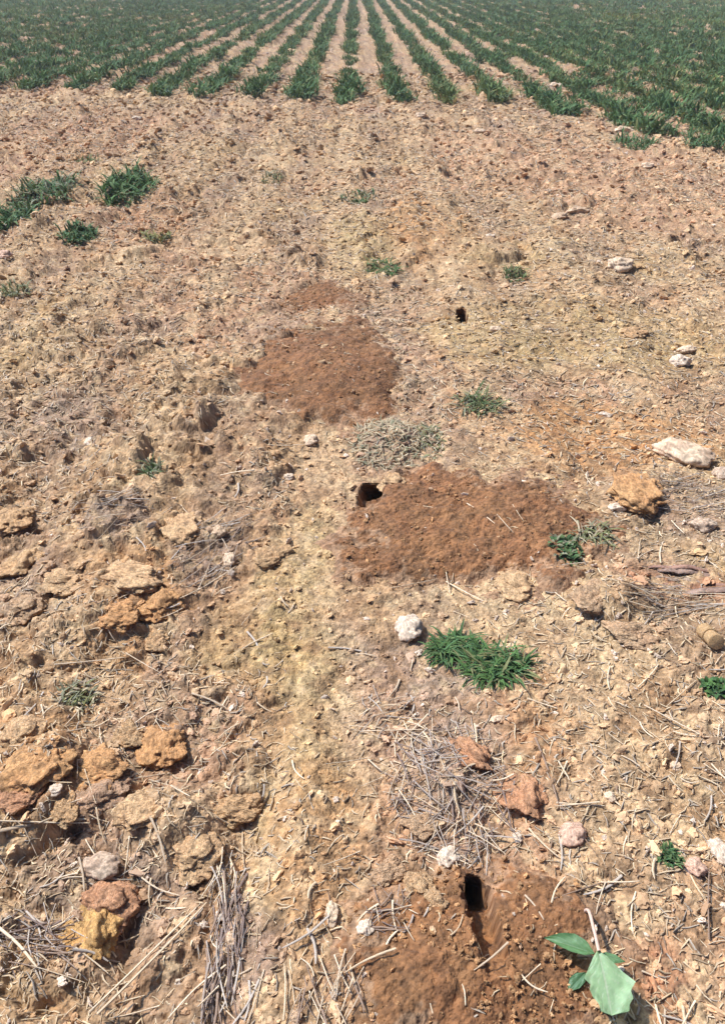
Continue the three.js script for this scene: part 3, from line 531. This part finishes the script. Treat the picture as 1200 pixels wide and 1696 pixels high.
stoneGeo.slice(0, 2).forEach((_, v) => scatter('pebbles', 'tiny pale pebbles and chips sprinkled over the soil', 'pebbles', crumbGeo[v + 1], crumbMat, 4200, 930 + v, 18, 0.95, (im, c, x, z, r, om) => {
  if (om > 0.002 && r() < 0.7) return false;
  const s = 0.003 + 0.007 * Math.pow(r(), 2) + 0.0012 * -z * Math.pow(r(), 3), k = 0.6 + 0.35 * r(); place(im, c, x, top(x, z) + s * 0.15, z, r() * 6, r() * 6, r() * 6, s * (0.8 + 0.6 * r()), s * 0.7, s); im.setColorAt(c, COL.setRGB(0.84 * k, 0.65 * k, 0.46 * k)); return true;
}));
const litterMat = new THREE.MeshStandardMaterial({ color: 0xffffff, roughness: 0.7, side: THREE.DoubleSide });
litterG.forEach((g, v) => scatter('straw_litter', 'fine bits of dry straw littering the soil', 'straw litter', g, litterMat, 32000, 950 + v, 14, 1.3, (im, c, x, z, r, om) => {
  if (om > 0.001 && r() < 0.88) return false;
  if (fbm(x * 1.7, z * 1.7, 3, 97) < -0.15 + 0.25 * (r() - 0.5)) return false;
  const D = -z, L = 0.010 + 0.040 * r() * r() + 0.006 * D * r(), w = (0.0005 + 0.0008 * r()) * (1 + 0.25 * D), a = r() * 6.283, dx = Math.cos(a) * L / 2, dz = -Math.sin(a) * L / 2;
  const h0 = top(x - dx, z - dz), h1 = top(x + dx, z + dz), hm = top(x, z), y = Math.max((h0 + h1) / 2, hm) + w * 0.6;
  E.set(0, a, Math.atan2(h1 - h0, L) * 0.8 + 0.15 * (r() - 0.5), 'YXZ'); Q.setFromEuler(E); M4.compose(V.set(x, y, z), Q, SC.set(L, w, w)); im.setMatrixAt(c, M4);
  const s = strawCols[r() < 0.25 ? 2 : r() < 0.3 ? 3 : r() < 0.4 ? 4 : r() < 0.12 ? 5 : r() < 0.5 ? 0 : 1], k = 0.68 + 0.36 * r(); im.setColorAt(c, COL.setRGB(s[0] * k, s[1] * k * 0.97, s[2] * k * 0.9)); return true;
}));

// ------------------------------------------------------------------ green plants
function leafGeo(list) { // list of {o:[x,y,z], az, len, w, arch, lift, c:[r,g,b], segs}
  const pos = [], col = [], idx = [];
  for (const b of list) {
    const n = b.segs ?? 4, ca = Math.cos(b.az), sa = Math.sin(b.az); let k0 = pos.length / 3;
    let th = b.lift, x = 0, y = 0;
    for (let i = 0; i <= n; i++) {
      const t = i / n, w = b.w * Math.pow(Math.sin(Math.PI * Math.min(0.98, 0.08 + 0.9 * t)), 0.8), cup = 0.25 * w;
      for (const s of [-1, 0, 1]) { const lx = x, ly = y + (s ? cup : 0), lz = s * w; pos.push(b.o[0] + lx * ca - lz * sa, b.o[1] + ly, b.o[2] + lx * sa + lz * ca); const g = s ? 1 : 1.18; col.push(b.c[0] * g, b.c[1] * g, b.c[2] * g); }
      x += Math.cos(th) * b.len / n; y += Math.sin(th) * b.len / n; th -= b.arch / n;
    }
    for (let i = 0; i < n; i++) { const a = k0 + i * 3; idx.push(a, a + 1, a + 3, a + 1, a + 4, a + 3, a + 1, a + 2, a + 4, a + 2, a + 5, a + 4); }
  }
  const g = new THREE.BufferGeometry(); g.setAttribute('position', new THREE.Float32BufferAttribute(pos, 3)); g.setAttribute('color', new THREE.Float32BufferAttribute(col, 3)); g.setIndex(idx); g.computeVertexNormals(); return g;
}
const leafMat = new THREE.MeshPhysicalMaterial({ vertexColors: true, roughness: 0.8, specularIntensity: 0.35, side: THREE.DoubleSide, transmission: 0.2, thickness: 0 });
const GREEN = { bright: [0.080, 0.155, 0.042], dark: [0.065, 0.130, 0.045], olive: [0.18, 0.185, 0.075], grey: [0.22, 0.215, 0.125], dull: [0.095, 0.145, 0.05], yellow: [0.26, 0.24, 0.08], dry: [0.46, 0.37, 0.23] };
function weed(name, label, px, py, wpx, hpx, n, seed, gc, o = {}) {
  const e = ellipsePx(px, py - hpx / 2 + 0.15 * hpx, py + hpx / 2 + 0.15 * hpx, wpx / 2), r = rng(seed), y0 = top(e.x, e.z), g = group(name, e.x, y0, e.z); tag(g, label, o.cat ?? 'weed', o.group);
  n = Math.round(n * 3.2); const lists = [[], []], L0 = (o.len ?? Math.max(e.rx, 0.03) * 0.75) * 0.72, W0 = (o.w ?? 0.005) * 0.5, cc = Array.isArray(gc) ? gc : [gc];
  for (let i = 0; i < n; i++) {
    const q = Math.sqrt(r()) * 0.85, th = r() * 6.283, x = Math.cos(th) * q * e.rx, z = Math.sin(th) * q * e.rz * (o.zs ?? 0.75), c = GREEN[cc[Math.floor(r() * cc.length)]], k = 0.7 + 0.65 * r();
    lists[i % 4 ? 0 : 1].push({ o: [x, top(e.x + x, e.z + z) - y0 - 0.003, z], az: r() * 6.283, len: L0 * (0.5 + 0.7 * r()), w: W0 * (0.6 + 0.7 * r()), arch: 0.5 + 1.4 * r(), lift: (o.lift ?? 0.9) * (0.5 + 0.8 * r()), c: [c[0] * k, c[1] * k, c[2] * k] });
  }
  const f = mesh('foliage', leafGeo(lists[0]), leafMat, g); f.userData.kind = 'stuff'; const u = mesh('shoots', leafGeo(lists[1].map(l => ({ ...l, lift: l.lift + 0.35, len: l.len * 1.15 }))), leafMat, g); u.userData.kind = 'stuff';
  return g;
}
weed('green_weed', 'bright green weed beside the white pink stone, narrower lobe', 752, 1066, 86, 62, 110, 1, ['bright', 'dark', 'dull'], { lift: 0.6, len: 0.075 });
weed('green_weed', 'bright green weed, fuller lobe in front of the narrower one', 820, 1096, 110, 84, 170, 2, ['bright', 'bright', 'dark', 'olive'], { lift: 0.6, len: 0.08 });
weed('green_weed', 'dark green weed with blue grey leaves beside the broad spoil heap', 938, 905, 56, 66, 60, 3, ['dark', 'dull', 'grey'], { w: 0.011 });
weed('dry_weed', 'grey olive drooping weed trailing beside the dark green weed', 985, 882, 80, 44, 60, 4, ['grey', 'olive', 'dry'], { lift: 0.3, len: 0.08 });
weed('green_weed', 'dark green rounded weed standing alone on pinkish ground', 214, 310, 92, 74, 190, 5, ['dark', 'bright', 'dull'], { w: 0.014, len: 0.16 });
weed('green_weed', 'dark green weed, taller of a straggling pair', 78, 324, 96, 70, 160, 6, ['dark', 'dull', 'grey'], { w: 0.014, len: 0.16 });
weed('green_weed', 'dark green weed trailing in front of the taller one', 18, 362, 90, 50, 120, 7, ['dark', 'dull'], { w: 0.014, len: 0.13 });
weed('green_weed', 'small dark green weed below the straggling pair', 132, 390, 58, 44, 80, 8, ['dark', 'dull'], { w: 0.012, len: 0.10 });
weed('green_weed', 'low flat green weed on yellowish straw ground', 634, 446, 66, 30, 90, 9, ['bright', 'dull', 'dark'], { lift: 0.5, len: 0.08 });
weed('green_weed', 'sparse grey green weed in the middle of the bare strip', 592, 326, 70, 22, 40, 10, ['dark', 'grey'], { w: 0.010, len: 0.09 });
weed('dry_weed', 'olive grey weed with arching stems behind the broad spoil heap', 792, 662, 80, 44, 50, 11, ['olive', 'grey', 'dull'], { lift: 0.6, len: 0.12 });
weed('green_weed', 'green weed on dark brown soil by the orange stub', 1188, 1128, 56, 44, 50, 12, ['dark', 'bright'], { w: 0.010 });
weed('green_weed', 'smallest green sprout, beside the pink stone', 1112, 1408, 36, 44, 40, 13, ['dull', 'dark'], { len: 0.03, w: 0.005 });
weed('dry_weed', 'faded grey green weed among greyish clods', 128, 1150, 70, 60, 50, 14, ['grey', 'olive', 'dry'], { len: 0.05 });
weed('dry_weed', 'faded weed with a few green blades on straw litter', 255, 780, 34, 40, 30, 15, ['grey', 'dull'], { len: 0.06 });
weed('dry_weed', 'dull olive weed in front of the middle crop rows', 450, 296, 36, 20, 24, 16, ['olive', 'grey'], { len: 0.09, w: 0.01 });
weed('dry_weed', 'yellow olive weed on reddish soil', 258, 396, 60, 22, 40, 17, ['yellow', 'olive'], { len: 0.09, w: 0.01 });
weed('dry_weed', 'dull olive weed near the rounded cream stone', 852, 454, 40, 30, 30, 18, ['olive', 'dull'], { len: 0.08, w: 0.008 });
weed('dry_weed', 'dull grey weed left of the rough cloddy soil', 25, 482, 60, 36, 40, 19, ['grey', 'olive'], { len: 0.08, w: 0.008 });
weed('dry_weed', 'bushy tuft of dry grey weed above the wide burrow hole', 640, 722, 140, 95, 230, 20, ['dry', 'grey', 'dry', 'dry'], { len: 0.06, w: 0.0045, lift: 0.45, zs: 0.9 });
weed('dry_weed', 'dark grey sprig leaning at the right of the dry grey tuft', 712, 720, 50, 80, 45, 21, ['grey', 'dry', 'olive'], { len: 0.07, w: 0.005, lift: 0.5 });
weed('green_weed', 'green weed outlier in front of the slanting crop edge', 1050, 240, 70, 26, 70, 22, ['dark', 'dull'], { len: 0.15, w: 0.014 });
weed('green_weed', 'dark green weed outlier under the slanting crop edge', 1165, 240, 80, 30, 90, 23, ['dark', 'dull'], { len: 0.17, w: 0.014 });
weed('green_weed', 'green weed outlier beyond the last full crop row end', 940, 182, 50, 26, 60, 24, ['dark', 'bright'], { len: 0.16, w: 0.014 });
weed('dry_weed', 'dull weed on the reddish ground before the left crop', 145, 268, 44, 20, 24, 25, ['olive', 'dull'], { len: 0.10, w: 0.01 });

// broad-leaved seedling
{
  const p = onTop(990, 1572, 0.045), y0 = top(p.x, p.z), o = group('broadleaf_seedling', p.x, y0, p.z); tag(o, 'pale green broad leaved seedling with one large lobed leaf', 'seedling');
  const k = ppm(1625);
  const mkLeaf = (name, pts, col, elev, fold, parent, vein) => { // outline in px relative to petiole joint: x right, y towards viewer
    const mid = 36, pos = [], idx = [], cc = []; const cols = 14;
    const sp = pts.findIndex((q, i) => i > 0 && q[0] === 0 && q[1] === 0), left = pts.slice(0, sp), right = pts.slice(sp); const yMax = Math.max(...pts.map(q => q[1]));
    const edge = (arr, y) => { for (let i = 0; i < arr.length - 1; i++) { const a = arr[i], b = arr[i + 1]; if (y >= a[1] && y <= b[1]) return lerp(a[0], b[0], (y - a[1]) / Math.max(1e-6, b[1] - a[1])); } return 0; };
    for (let j = 0; j <= mid; j++) { const y = j / mid * yMax, l = edge(left, y), rr = edge(right, y); for (let i = -cols; i <= cols; i++) { const f = Math.abs(i) / cols, x = (i < 0 ? l : rr) * f; const wob = Math.sin(f * 3 + y * 0.07) * 2.2 + 1.6 * noise(x * 0.06 + 3, y * 0.06, 8) + 0.7 * noise(x * 0.2, y * 0.2, 9) - 0.9 * Math.max(0, 1 - 6 * Math.abs((((f * 2.2 - y * 0.05) % 1) + 1) % 1 - 0.5)); const hgt = fold * Math.abs(x) + wob * f - 0.0024 * (y - 40) * (y - 40) * 0.6; pos.push(x / k * 0.92, hgt / k, y / k * 1.05); const vein = Math.abs((((f * 2.2 - y * 0.05) % 1) + 1) % 1 - 0.5), v = i === 0 ? 1.5 : vein < 0.05 ? 1.28 : 1; const n = 1 + 0.16 * noise(x * 0.12, y * 0.12, 4) + 0.10 * noise(x * 0.5, y * 0.5, 5); cc.push(col[0] * v * n, col[1] * (0.7 + 0.3 * v) * n, col[2] * v * n); } }
    const w = cols * 2 + 1; for (let j = 0; j < mid; j++) for (let i = 0; i < w - 1; i++) { const a = j * w + i; idx.push(a, a + w, a + 1, a + 1, a + w, a + w + 1); }
    const g = new THREE.BufferGeometry(); g.setAttribute('position', new THREE.Float32BufferAttribute(pos, 3)); g.setAttribute('color', new THREE.Float32BufferAttribute(cc, 3)); g.setIndex(idx); g.computeVertexNormals();
    const m = mesh(name, g, new THREE.MeshPhysicalMaterial({ vertexColors: true, roughness: 0.55, side: THREE.DoubleSide, transmission: 0.15, thickness: 0 }), parent); m.rotation.x = elev; return m;
  };
  const big = mkLeaf('leaf', [[0, 0], [-10, 9], [-22, 25], [-36, 42], [-27, 51], [-30, 58], [-27, 68], [-19, 76], [-17, 86], [0, 91], [0, 0], [12, 9], [28, 26], [51, 48], [39, 60], [41, 70], [33, 77], [30, 87], [0, 91]], [0.27, 0.41, 0.19], 0.10, 0.06, o);
  big.position.set(0, 0.045, 0);
  const l2 = mkLeaf('leaf', [[0, 0], [-14, 14], [-20, 34], [-12, 58], [0, 80], [0, 0], [10, 14], [14, 36], [10, 58], [0, 80]], [0.10, 0.21, 0.07], 0.10, 0.5, o); l2.rotation.set(0.1, -1.95, 0, 'YXZ'); l2.position.set(-0.004, 0.035, 0.002); l2.userData.label = 'darker folded leaf';
  const l3 = mkLeaf('leaf', [[0, 0], [-8, 12], [-8, 26], [0, 42], [0, 0], [8, 12], [8, 26], [0, 42]], [0.12, 0.24, 0.09], 0.05, 0.3, o); l3.rotation.set(0.05, 1.3, 0, 'YXZ'); l3.position.set(0.002, 0.03, 0);
  const l4 = mkLeaf('leaf', [[0, 0], [-10, 12], [-12, 26], [0, 44], [0, 0], [10, 12], [10, 26], [0, 44]], [0.07, 0.16, 0.06], 0.05, 0.3, o); l4.rotation.set(0.15, -0.9, 0, 'YXZ'); l4.position.set(-0.02, 0.012, 0.02);
  const q = onTop(974, 1504, 0.03), cv = new THREE.CatmullRomCurve3([new THREE.Vector3(0, 0.046, 0.004), new THREE.Vector3((q.x - p.x) * 0.4, 0.044, (q.z - p.z) * 0.45), new THREE.Vector3(q.x - p.x, 0.032, q.z - p.z), new THREE.Vector3(q.x - p.x - 0.004, 0.0, q.z - p.z - 0.01)]);
  mesh('leaf_stalk', new THREE.TubeGeometry(cv, 20, 0.0030, 8), new THREE.MeshStandardMaterial({ color: C(0.62, 0.42, 0.30), roughness: 0.55 }), o);
  const cv2 = new THREE.CatmullRomCurve3([new THREE.Vector3(-0.004, -0.01, 0.01), new THREE.Vector3(-0.002, 0.02, 0.004), new THREE.Vector3(0, 0.046, 0.003)]);
  mesh('stem', new THREE.TubeGeometry(cv2, 10, 0.0028, 8), new THREE.MeshStandardMaterial({ color: C(0.3, 0.36, 0.16), roughness: 0.6 }), o);
}

// ------------------------------------------------------------------ crop
const cropTuft = [0, 1, 2, 3, 4].map(s => { const r = rng(700 + s), l = []; for (let i = 0; i < 30; i++) { const k = 0.65 + 0.7 * r(), c = r() < 0.12 ? [0.19, 0.23, 0.08] : [0.078, 0.152, 0.050]; l.push({ o: [(r() - 0.5) * 0.2, 0, (r() - 0.5) * 0.2], az: r() * 6.283, len: 0.10 + 0.12 * r(), w: 0.009 + 0.007 * r(), arch: 0.8 + 1.2 * r(), lift: 0.5 + 0.9 * r(), c: [c[0] * k, c[1] * k, c[2] * k], segs: 2 }); } return leafGeo(l); });
function edgeD(x) { return x < -1 ? 10.8 + 0.35 * (-1 - x) * (x > -5 ? 1 : 5 / -x) : x < 1.6 ? 10.8 : Math.max(6.5, 10.8 - 1.65 * (x - 1.6)) ; }
function rowX(k, D) { return ROW0 + k * ROWW - ROWSLANT * D + 0.025 * noise(D * 0.4, k * 3.1, 120); }
function cropScale(k, D, r) { const v = noise(D * 0.8, k * 7.3, 121) * 0.5 + noise(D * 2.6, k * 3.7, 122) * 0.4; return v < -0.5 ? 0 : 0.74 + 0.42 * v + 0.45 * (r() - 0.5); }
const ROWMAX = 12, DROW = 46;
const nth = ['', 'second', 'third', 'fourth', 'fifth', 'sixth', 'seventh', 'eighth', 'ninth', 'tenth', 'eleventh', 'twelfth', 'thirteenth'];
for (let k = -ROWMAX; k <= ROWMAX; k++) {
  const r = rng(5000 + k), P = [], N = [], Cc = [], I = [];
  const D0 = edgeD(ROW0 + k * ROWW) + 0.25 * noise(k * 1.7, 3, 123), x0 = rowX(k, D0), y0 = height(x0, -D0);
  for (let D = D0; D < DROW; D += 0.085 + 0.0022 * D) {
    let s = cropScale(k, D, r) * (1 + 0.004 * D); if (D < D0 + 1.8) s = Math.max(s, 0.75 + 0.3 * r()); if (s <= 0) continue;
    const g = cropTuft[Math.floor(r() * 5)], x = rowX(k, D) + (r() - 0.5) * 0.19, z = -D - r() * 0.06, y = height(x, z), a = r() * 6.283, ca = Math.cos(a) * s, sa = Math.sin(a) * s, b = P.length / 3, gp = g.attributes.position.array, gn = g.attributes.normal.array, gc = g.attributes.color.array, tint = 0.75 + 0.5 * r(), yl = Math.max(0, noise(x * 0.8, z * 0.7, 134)) * 0.8 + 0.35 * r();
    for (let i = 0; i < gp.length; i += 3) { P.push(x + gp[i] * ca - gp[i + 2] * sa - x0, y + gp[i + 1] * s - y0, z + gp[i] * sa + gp[i + 2] * ca + D0); N.push((gn[i] * ca - gn[i + 2] * sa) / s, gn[i + 1], (gn[i] * sa + gn[i + 2] * ca) / s); Cc.push(gc[i] * tint * (1 + 0.7 * yl), gc[i + 1] * tint * (1 + 0.12 * yl), gc[i + 2] * tint); }
    for (const q of g.index.array) I.push(q + b);
  }
  const g = new THREE.BufferGeometry(); g.setAttribute('position', new THREE.Float32BufferAttribute(P, 3)); g.setAttribute('normal', new THREE.Float32BufferAttribute(N, 3)); g.setAttribute('color', new THREE.Float32BufferAttribute(Cc, 3)); g.setIndex(I);
  const o = group('crop_row', x0, y0, -D0);
  mesh('foliage', g, leafMat, o).userData.kind = 'stuff';
  tag(o, k === 0 ? 'straight middle row of young green crop with a dense near end' : `${Math.abs(k) === 1 ? 'next' : nth[Math.abs(k)]} crop row ${k < 0 ? 'towards the straggling weed pair' : 'towards the long cream stone'} from the straight row`, 'crop row', 'rows of young green crop');
}
{
  const r = rng(6100), list = [];
  for (let k = -170; k <= 170; k++) {
    const xk = ROW0 + k * ROWW, inner = Math.abs(k) <= ROWMAX;
    for (let D = inner ? DROW : Math.max(edgeD(xk), (Math.abs(xk) - 6) / 0.75); D < 120; D += (0.13 + 0.006 * D)) { if (D < 5) continue; const s = cropScale(k, D, r); if (s <= 0) continue; list.push([rowX(k, D) + (r() - 0.5) * 0.2, -D - r() * 0.1, s * (1 + 0.008 * D), r()]); }
    // self-sown growth between the rows, away from the clean middle rows
    for (let D = Math.max(edgeD(xk), (Math.abs(xk) - 6) / 0.75) + 0.3; D < 60; D += 0.11 + 0.008 * D) { const w = sm(xk > 0 ? 1.7 : 3.2, xk > 0 ? 3.0 : 6.0, Math.abs(xk) + 1.1 * fbm(xk * 0.5, D * 0.5, 2, 130)); if (r() > w || D < 5) continue; for (let u = xk > 0 && D < 25 ? 2 : 1; u > 0; u--) list.push([xk + (r() - 0.5) * 0.6, -D - r() * 0.15, 0.5 + 0.5 * r(), r()]); }
  }
  cropTuft.slice(0, 3).forEach((g, v) => {
    const sub = list.filter((_, i) => i % 3 === v), im = new THREE.InstancedMesh(g, leafMat, sub.length); im.name = numbered('crop_field'); shadow(im);
    sub.forEach(([x, z, s, q], i) => { place(im, i, x, height(x, z), z, 0, q * 6.283, 0, s, s, s); const t = 0.8 + 0.45 * ((q * 7) % 1); const yl = Math.max(0, noise(x * 0.6, z * 0.25, 133)) * 0.9 + 0.3 * ((q * 13) % 1); im.setColorAt(i, COL.setRGB(t * (1 + 0.7 * yl), t * (1 + 0.15 * yl), t * (1 - 0.1 * yl))); });
    tag(im, 'wide field of young green crop stretching away beyond the counted rows', 'crop', null, 'stuff'); scene.add(im);
  });
  console.log('crop instances', list.length);
}
renderer.render(scene, camera);
